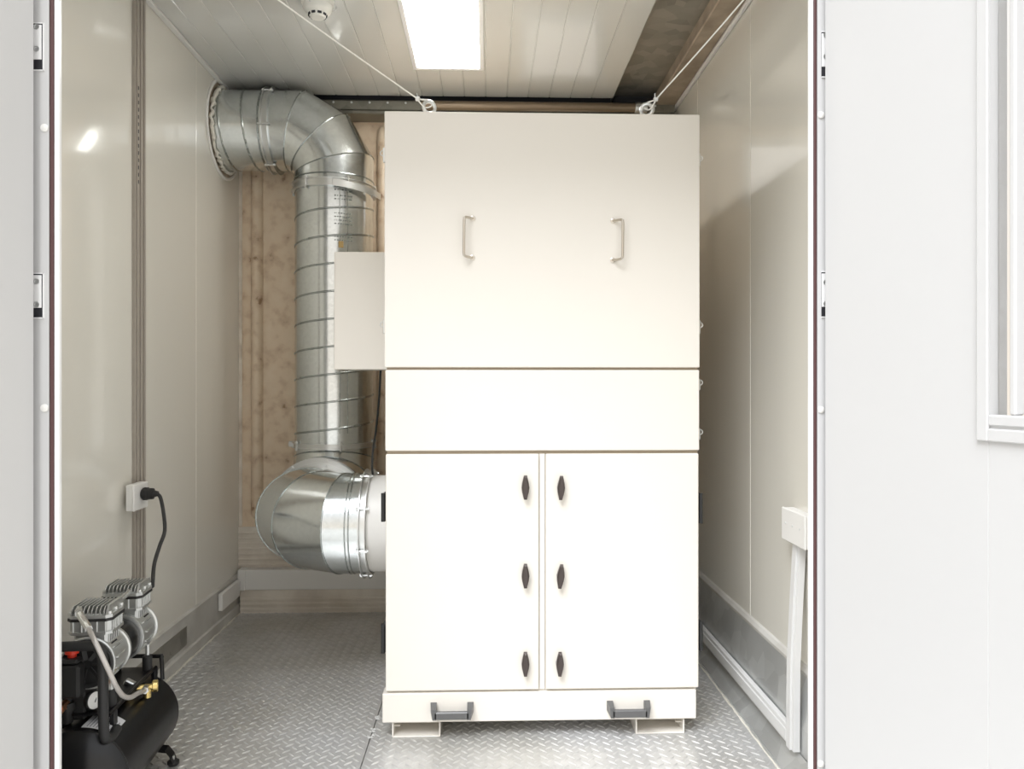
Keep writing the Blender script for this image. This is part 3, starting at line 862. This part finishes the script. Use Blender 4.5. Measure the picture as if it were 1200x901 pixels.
# vertical leg, leaning out from the wall at the bottom
def bar(p0, p1, hw, th):         # flat bar whose width runs along y, thickness along -x
    p0 = Vector(p0); p1 = Vector(p1)
    vs = []
    for p in (p0, p1): vs += [p + Vector((0,-hw,0)), p + Vector((0,hw,0)), p + Vector((-th,hw,0)), p + Vector((-th,-hw,0))]
    return vs, [(0,1,2,3), (7,6,5,4), (0,1,5,4), (1,2,6,5), (2,3,7,6), (3,0,4,7)]
seq = [(.8570, 2.102, .066), (.8590, 2.106, .20), (.8640, 2.115, .30), (.8800, 2.135, .47), (.8955, 2.150, .632)]
for a, c in zip(seq, seq[1:]):
    v, f_ = bar(a, c, .0225, .018); m.add(v, f_)
    v, f_ = bar(Vector(a)+Vector((-.018,.004,0)), Vector(c)+Vector((-.018,.004,0)), .013, .005); m.add(v, f_)
m.xf(Matrix.Translation(-OT)); m.build('vertical_channel', 'pvc', tr)
m = MB(); m.box(.8405, .8572, 2.124, YB-.07, .066, .120, .002); m.box(.835, .8405, 2.124, YB-.07, .077, .109, .002)
m.xf(Matrix.Translation(-OT)); m.build('horizontal_channel', 'pvc', tr)

# ------------------------------------------------------------------ black cable beside the cabinet
m = MB()
m.tube([P(446, 434, 2.86), P(444, 470, 2.86), P(441, 500, 2.80), P(437.5, 525, 2.72), P(436, 545, 2.69), P(437, 556, 2.70)], .004, 8, smooth=6)
tag(relocate(m.build('signal_cable', 'rubber'), P(446, 434, 2.86)), 'thin black cable hanging below the side control box by the duct', 'cable')

# ------------------------------------------------------------------ air compressor
ac = thing('air_compressor', 'black tank air compressor with twin silver pump heads by left wall', 'air compressor', (-.992, 2.055, 0), math.radians(4))
rt, zt = .115, .132
yn, yf = -.185, .185
tk = MB()
tk.lathe((0, yn-.048, zt), (0,1,0), [(0,.0),(.002,.03),(.008,.06),(.018,.085),(.032,.104),(.046,.113),(.048,rt),(.050,rt),(.0505,rt-.0012),(.053,rt-.0012),(.0535,rt),
     (yf-yn+.043,rt),(yf-yn+.0435,rt-.0012),(yf-yn+.046,rt-.0012),(yf-yn+.0465,rt),(yf-yn+.048,rt),(yf-yn+.050,.113),(yf-yn+.064,.104),(yf-yn+.078,.085),(yf-yn+.088,.06),(yf-yn+.094,.03),(yf-yn+.096,0)], 64)
tank = tk.build('tank', 'black', ac, smooth=50)
# label plate on the tank
lb = MB(); lc = MB()
def on_tank(a0, a1, y0_, y1_, mb, off=.0008, n=8):
    vs = []; fs = []
    for i in range(n+1):
        a = a0 + (a1-a0)*i/n
        for y in (y0_, y1_): vs.append((math.cos(a)*(rt+off), y, zt + math.sin(a)*(rt+off)))
    for i in range(n): fs.append((2*i, 2*i+1, 2*i+3, 2*i+2))
    mb.add(vs, fs)
on_tank(math.radians(52), math.radians(90), -.170, -.085, lb); lb = lb.build('label_plate', 'label', tank, label='white rating label')
for k in range(9):
    a = math.radians(55+k*3.6); on_tank(a, a+.018, -.165, -.165+random.uniform(.05, .08), lc, .0012, 2)
lc.build('print', 'print', lb) if False else lc.build('printed_lines', 'print', tank)
# feet
for sx in (-1, 1):
    for y in (-.135, .135):
        m = MB()
        pts = [(sx*.072, y, .05), (sx*.10, y, .045), (sx*.112, y, .030), (sx*.118, y, .012)]
        for a, c in zip(pts, pts[1:]):
            vs = []
            for p in (a, c): vs += [(p[0]-.002*sx, y-.018, p[2]+.003), (p[0]-.002*sx, y+.018, p[2]+.003), (p[0]+.002*sx, y+.018, p[2]-.003), (p[0]+.002*sx, y-.018, p[2]-.003)]
            m.add(vs, [(0,1,2,3), (7,6,5,4), (0,1,5,4), (1,2,6,5), (2,3,7,6), (3,0,4,7)])
        o = m.build('foot', 'black', ac)
        m = MB(); m.lathe((sx*.116, y, .0018), (0,0,1), [(0,.014),(.003,.016),(.010,.016),(.014,.010)], 18); m.build('rubber_pad', 'rubber', o)
        m = MB(); m.cyl((sx*.116, y, .0158), (sx*.116, y, .026), .004, 8); m.build('bolt', 'zinc', o)
# platform carrying the pump unit
m = MB()
m.box(-.055, .055, -.14, .17, .262, .268, .001)
for sx in (-1, 1):
    m.tube([(sx*.056, -.15, .266), (sx*.056, .17, .266)], .005, 8); 
    for y in (-.12, .16): m.box(sx*.056-.005, sx*.056+.005, y-.012, y+.012, .222, .266, .001)
m.tube([(-.056, .165, .268), (-.056, .19, .290), (.056, .19, .290), (.066, .188, .284), (.070, .184, .225)], .006, 8, smooth=3)
m.build('platform', 'black', ac)
for sx in (-1, 1):
    for y in (-.10, .145):
        m = MB(); m.lathe((sx*.042, y, .266), (0,0,1), [(0,.012),(.004,.013),(.040,.013),(.044,.009)], 16); m.build('rubber_mount', 'rubber', ac)
        m = MB(); m.cyl((sx*.042, y, .309), (sx*.042, y, .340), .006, 6); m.build('bolt', 'zinc', ac)
ZM = .388
# motor drum
m = MB(); m.lathe((0, -.026, ZM), (0,1,0), [(0,.050),(.0,.054),(.010,.059),(.070,.059),(.082,.054),(.082,.05)], 40)
m.build('motor', 'black', ac)
def pump(yc, front):
    # crankcase: ribbed cast cylinder; head: cast block with fins on top
    e_ = MB()
    s_ = -1 if front else 1
    yo = yc + s_*.052; 
    e_.lathe((0, yo, ZM), (0, -s_, 0), [(0,.040),(0,.0625),(.003,.065),(.007,.065),(.009,.0605),(.098,.0605),(.100,.064),(.108,.064),(.110,.055)], 44)
    for k in range(14):
        a = 2*PI*k/14 + .1
        if .9 < a < 2.2: continue
        Mx = Matrix.Translation((math.cos(a)*.061, yc, ZM+math.sin(a)*.061)) @ Matrix.Rotation(a-PI/2, 4, 'Z' if False else 'Y')
        Mx = Matrix.Translation((math.cos(a)*.061, yc, ZM+math.sin(a)*.061)) @ Matrix.Rotation(-(a-PI/2), 4, 'Y')
        e_.box(-.0022, .0022, -.030, .022, -.002, .0035, .001, Mx)
    # feet of the casting
    e_.box(-.034, .034, yc-.02, yc+.02, .330, .345, .004)
    case = e_.build('crankcase', 'alu', ac)
    # fan opening, dark with blades
    f_ = MB(); f_.lathe((0, yo+s_*.001, ZM), (0, s_, 0), [(0,.0),(0,.050),(.004,.053),(.006,.056),(.006,.058),(.0,.060)], 36)
    fan = f_.build('fan_cover', 'rubber', case)
    f_ = MB()
    for k in range(7):
        a = 2*PI*k/7; Mx = Matrix.Translation((0, yo+s_*.003, ZM)) @ Matrix.Rotation(a, 4, 'Y') 
        f_.box(.010, .048, -.001, .001, -.006, .006, .0008, Mx @ Matrix.Rotation(.5, 4, 'X'))
    f_.build('fan_blades', 'rubber', fan)
    # slots on the casting
    for k in range(3):
        a = math.radians(30 + k*11); Mx = Matrix.Translation((math.cos(a)*.0608, yc+.01*s_, ZM+math.sin(a)*.0608)) @ Matrix.Rotation(-(a-PI/2), 4, 'Y')
        q = MB(); q.box(-.002, .002, -.016, .016, -.0005, .0012, .0004, Mx); q.build('slot', 'dark', case)
    # cylinder block
    h = MB()
    def octo(w, dpt, z0, z1, ch):
        pr = [(-w+ch, -dpt), (w-ch, -dpt), (w, -dpt+ch), (w, dpt-ch), (w-ch, dpt), (-w+ch, dpt), (-w, dpt-ch), (-w, -dpt+ch)]
        h.add([(x, yc+y, z0) for x, y in pr] + [(x, yc+y, z1) for x, y in pr], [tuple(range(7,-1,-1)), tuple(range(8,16))] + [(i, (i+1)%8, (i+1)%8+8, i+8) for i in range(8)])
    octo(.040, .038, .425, .462, .006)
    octo(.052, .047, .456, .463, .012)
    octo(.048, .043, .463, .490, .012)
    for x in (-.038, -.018, .0, .018, .038):
        h.box(x-.0022, x+.0022, yc-.0465, yc+.0465, .458, .491, .001)
    for y in (-.028, -.010, .010, .028):
        h.box(-.0515, .0515, yc+y-.002, yc+y+.002, .458, .491, .001)
    for k in range(6): h.box(.0385, .0425, yc-.026+k*.010, yc-.022+k*.010, .43, .455, .0008); h.box(-.0425, -.0385, yc-.026+k*.010, yc-.022+k*.010, .43, .455, .0008)
    head = h.build('cylinder_block', 'alu', ac, smooth=20)
    for k in range(5):
        q = MB(); q.box(.0402, .0412, yc-.0212+k*.010, yc-.0168+k*.010, .432, .453); q.build('slot', 'dark', head)
    h = MB(); octo(.0535, .0485, .4895, .4965, .012); h.build('gasket', 'rubber', head)
    h = MB(); octo(.0525, .0475, .4955, .505, .012)
    octo(.045, .040, .505, .5065, .008)
    for k in range(9):
        x = -.041 + k*.0096
        h.prism([(yc-.044, .505), (yc+.044, .505), (yc+.044, .525), (yc-.034, .525), (yc-.044, .516)], 0, x-.0013, x+.0013)
    h.prism([(yc-.046, .505), (yc+.046, .505), (yc+.042, .5265), (yc-.032, .5265)], 0, .0395, .0455)
    cover = h.build('finned_cover', 'alu', head, smooth=20)
    for x in (-.046, .046):
        for y in (-.036, 0, .036):
            q = MB(); q.cyl((x, yc+y, .505), (x, yc+y, .5125), .0048, 12, .0008); q.build('bolt', 'zinc', head)
pump(-.082, True); pump(.115, False)
# transfer pipe between the heads
m = MB(); m.tube([(.03, -.034, .510), (.03, .03, .513), (.02, .068, .510)], .007, 10, smooth=4); m.build('transfer_pipe', 'alu', ac)
# handle: U tube over the near end, feet curling onto the tank
m = MB()
for s_ in (1,):
    zt1 = .455
    half = [(.070, -.135, .2275), (.069, -.165, .220), (.067, -.190, .226), (.066, -.200, .245), (.065, -.202, .29), (.065, -.204, .39), (.063, -.205, .43), (.052, -.205, .452), (.030, -.205, zt1)]
    pts = half + [(-x, y, z) for x, y, z in reversed(half)]
    m.tube(pts, .0118, 16, smooth=6)
m.build('handle', 'rubber', ac)
# pressure switch, gauge, regulator fittings
m = MB(); m.box(-.085, -.005, -.170, -.105, .315, .395, .006); m.box(-.080, -.010, -.165, -.110, .395, .408, .006)
sw = m.build('pressure_switch', 'rubber', ac)
m = MB(); m.lathe((-.034, -.138, .408), (0,0,1), [(0,.010),(.008,.010),(.009,.016),(.018,.016),(.020,.013)], 20); m.build('knob', 'red', sw, label='red switch knob')
m = MB(); m.lathe((-.045,-.138,.247), (0,0,1), [(0,.012),(.03,.012),(.031,.018),(.05,.018),(.051,.011),(.070,.011)], 16); m.build('manifold', 'rubber', ac)
m = MB(); m.box(-.05, -.006, -.135, -.065, .250, .322, .004); rg = m.build('regulator', 'rubber', ac)
m = MB(); m.lathe((-.006, -.115, .292), (1,-.5,.1), [(0,.012),(.008,.012),(.010,.022),(.020,.0225),(.022,.021)], 28); gg = m.build('pressure_gauge', 'rubber', ac)
m = MB(); m.lathe(Vector((-.006,-.115,.292)) + Vector((1,-.5,.1)).normalized()*.0222, (1,-.5,.1), [(0,.0205),(.0008,.0195),(.0009,0)], 28); m.build('dial', 'gauge', gg, label='white gauge dial')
ax = Vector((1,-.5,.1)).normalized()
m = MB(); c0 = Vector((-.006,-.115,.292)) + ax*.0236; m.tube([c0 - Vector((0,.002,.004)), c0 + Vector((0,.008,.010))], .0012, 6); m.build('needle', 'rubber', gg)
m = MB(); m.cyl((-.045,-.138,.30), (-.045,-.185,.298), .009, 8); m.cyl((-.045,-.170,.298), (-.045,-.183,.297), .014, 6)
m.build('outlet_fitting', 'copper', ac, label='copper coloured outlet fitting')
m = MB(); m.cyl((-.065,-.15,.285), (-.065,-.185,.278), .008, 10); m.cyl((-.065,-.172,.281), (-.065,-.187,.278), .012, 6); m.build('outlet_fitting', 'zinc', ac)
# brass check valve and hose from head to valve
bv = Vector((.074, .055, .238))
m = MB(); m.cyl(bv-Vector((0,0,.012)), bv+Vector((.0,0,.022)), .010, 12); m.cyl(bv+Vector((0,0,.006)), bv+Vector((.0,0,.016)), .0135, 6)
m.cyl(bv+Vector((-.035,-.012,.018)), bv+Vector((.022,.006,.014)), .0085, 12); m.cyl(bv+Vector((.012,.003,.016)), bv+Vector((.026,.007,.016)), .016, 14, .002)
br = m.build('check_valve', 'brass', ac, label='brass check valve')
m = MB(); m.box(-.014, .014, -.010, .010, -.010, .012, .003, Matrix.Translation(bv+Vector((-.045,-.006,.026))) @ Matrix.Rotation(.5, 4, 'Y')); m.build('relief_valve', 'zinc', ac)
m = MB()
IM = (Matrix.Translation(ac.location) @ Matrix.Rotation(ac.rotation_euler.z, 4, 'Z')).inverted()
hp = [IM @ P(*q) for q in ((90, 716, 1.93), (97, 724, 1.895), (104, 737, 1.86), (112, 753, 1.83), (121, 772, 1.825), (129, 789, 1.835), (136, 804, 1.85), (144, 815, 1.88), (153, 817, 1.92), (162, 812, 1.98))] + [bv + Vector((.004, -.030, .018)), bv + Vector((-.002, -.006, .016))]
m.tube(hp, .0060, 12, smooth=6); m.build('braided_hose', 'braid', ac, label='silver braided hose')
m = MB(); m.cyl(hp[0]+Vector((0,.012,0)), hp[0]*.6+hp[1]*.4, .010, 6); m.cyl(hp[0]*.5+hp[1]*.5, hp[2], .0088, 8); m.build('hose_fitting', 'zinc', ac)
m = MB(); m.cyl(bv + Vector((.005,-.032,.018)), bv + Vector((-.001,-.008,.016)), .0095, 6); m.build('hose_fitting', 'zinc', ac)

# ------------------------------------------------------------------ light
w = bpy.data.worlds.new('world'); scn.world = w; w.use_nodes = True
nt = w.node_tree; bg = nt.nodes['Background']
tc = nt.nodes.new('ShaderNodeTexCoord'); sp = nt.nodes.new('ShaderNodeSeparateXYZ')
nt.links.new(tc.outputs['Generated'], sp.inputs[0])
rp = nt.nodes.new('ShaderNodeValToRGB'); nt.links.new(sp.outputs['Z'], rp.inputs[0])
rp.color_ramp.elements[0].position = .05; rp.color_ramp.elements[0].color = (.94, .86, .76, 1)
rp.color_ramp.elements[1].position = .6; rp.color_ramp.elements[1].color = (.96, .98, 1, 1)
nt.links.new(rp.outputs[0], bg.inputs[0]); bg.inputs[1].default_value = 1.28
sun = bpy.data.lights.new('hazy_sun', 'SUN'); sun.energy = 3.6; sun.angle = math.radians(34); sun.color = (.96, .98, 1.02)
so_ = bpy.data.objects.new('hazy_sun', sun); COL.objects.link(so_)
el, az = math.radians(53), math.radians(27)     # light comes from behind the camera, a little from the left
d_ = Vector((math.sin(az)*math.cos(el), math.cos(az)*math.cos(el), -math.sin(el)))
so_.rotation_euler = d_.to_track_quat('-Z', 'Y').to_euler(); so_.location = (0, -3, 5)

vs_ = scn.view_settings
vs_.view_transform = 'Standard'; vs_.look = 'None'; vs_.gamma = 1; vs_.use_curve_mapping = False
vs_.exposure = 0.0
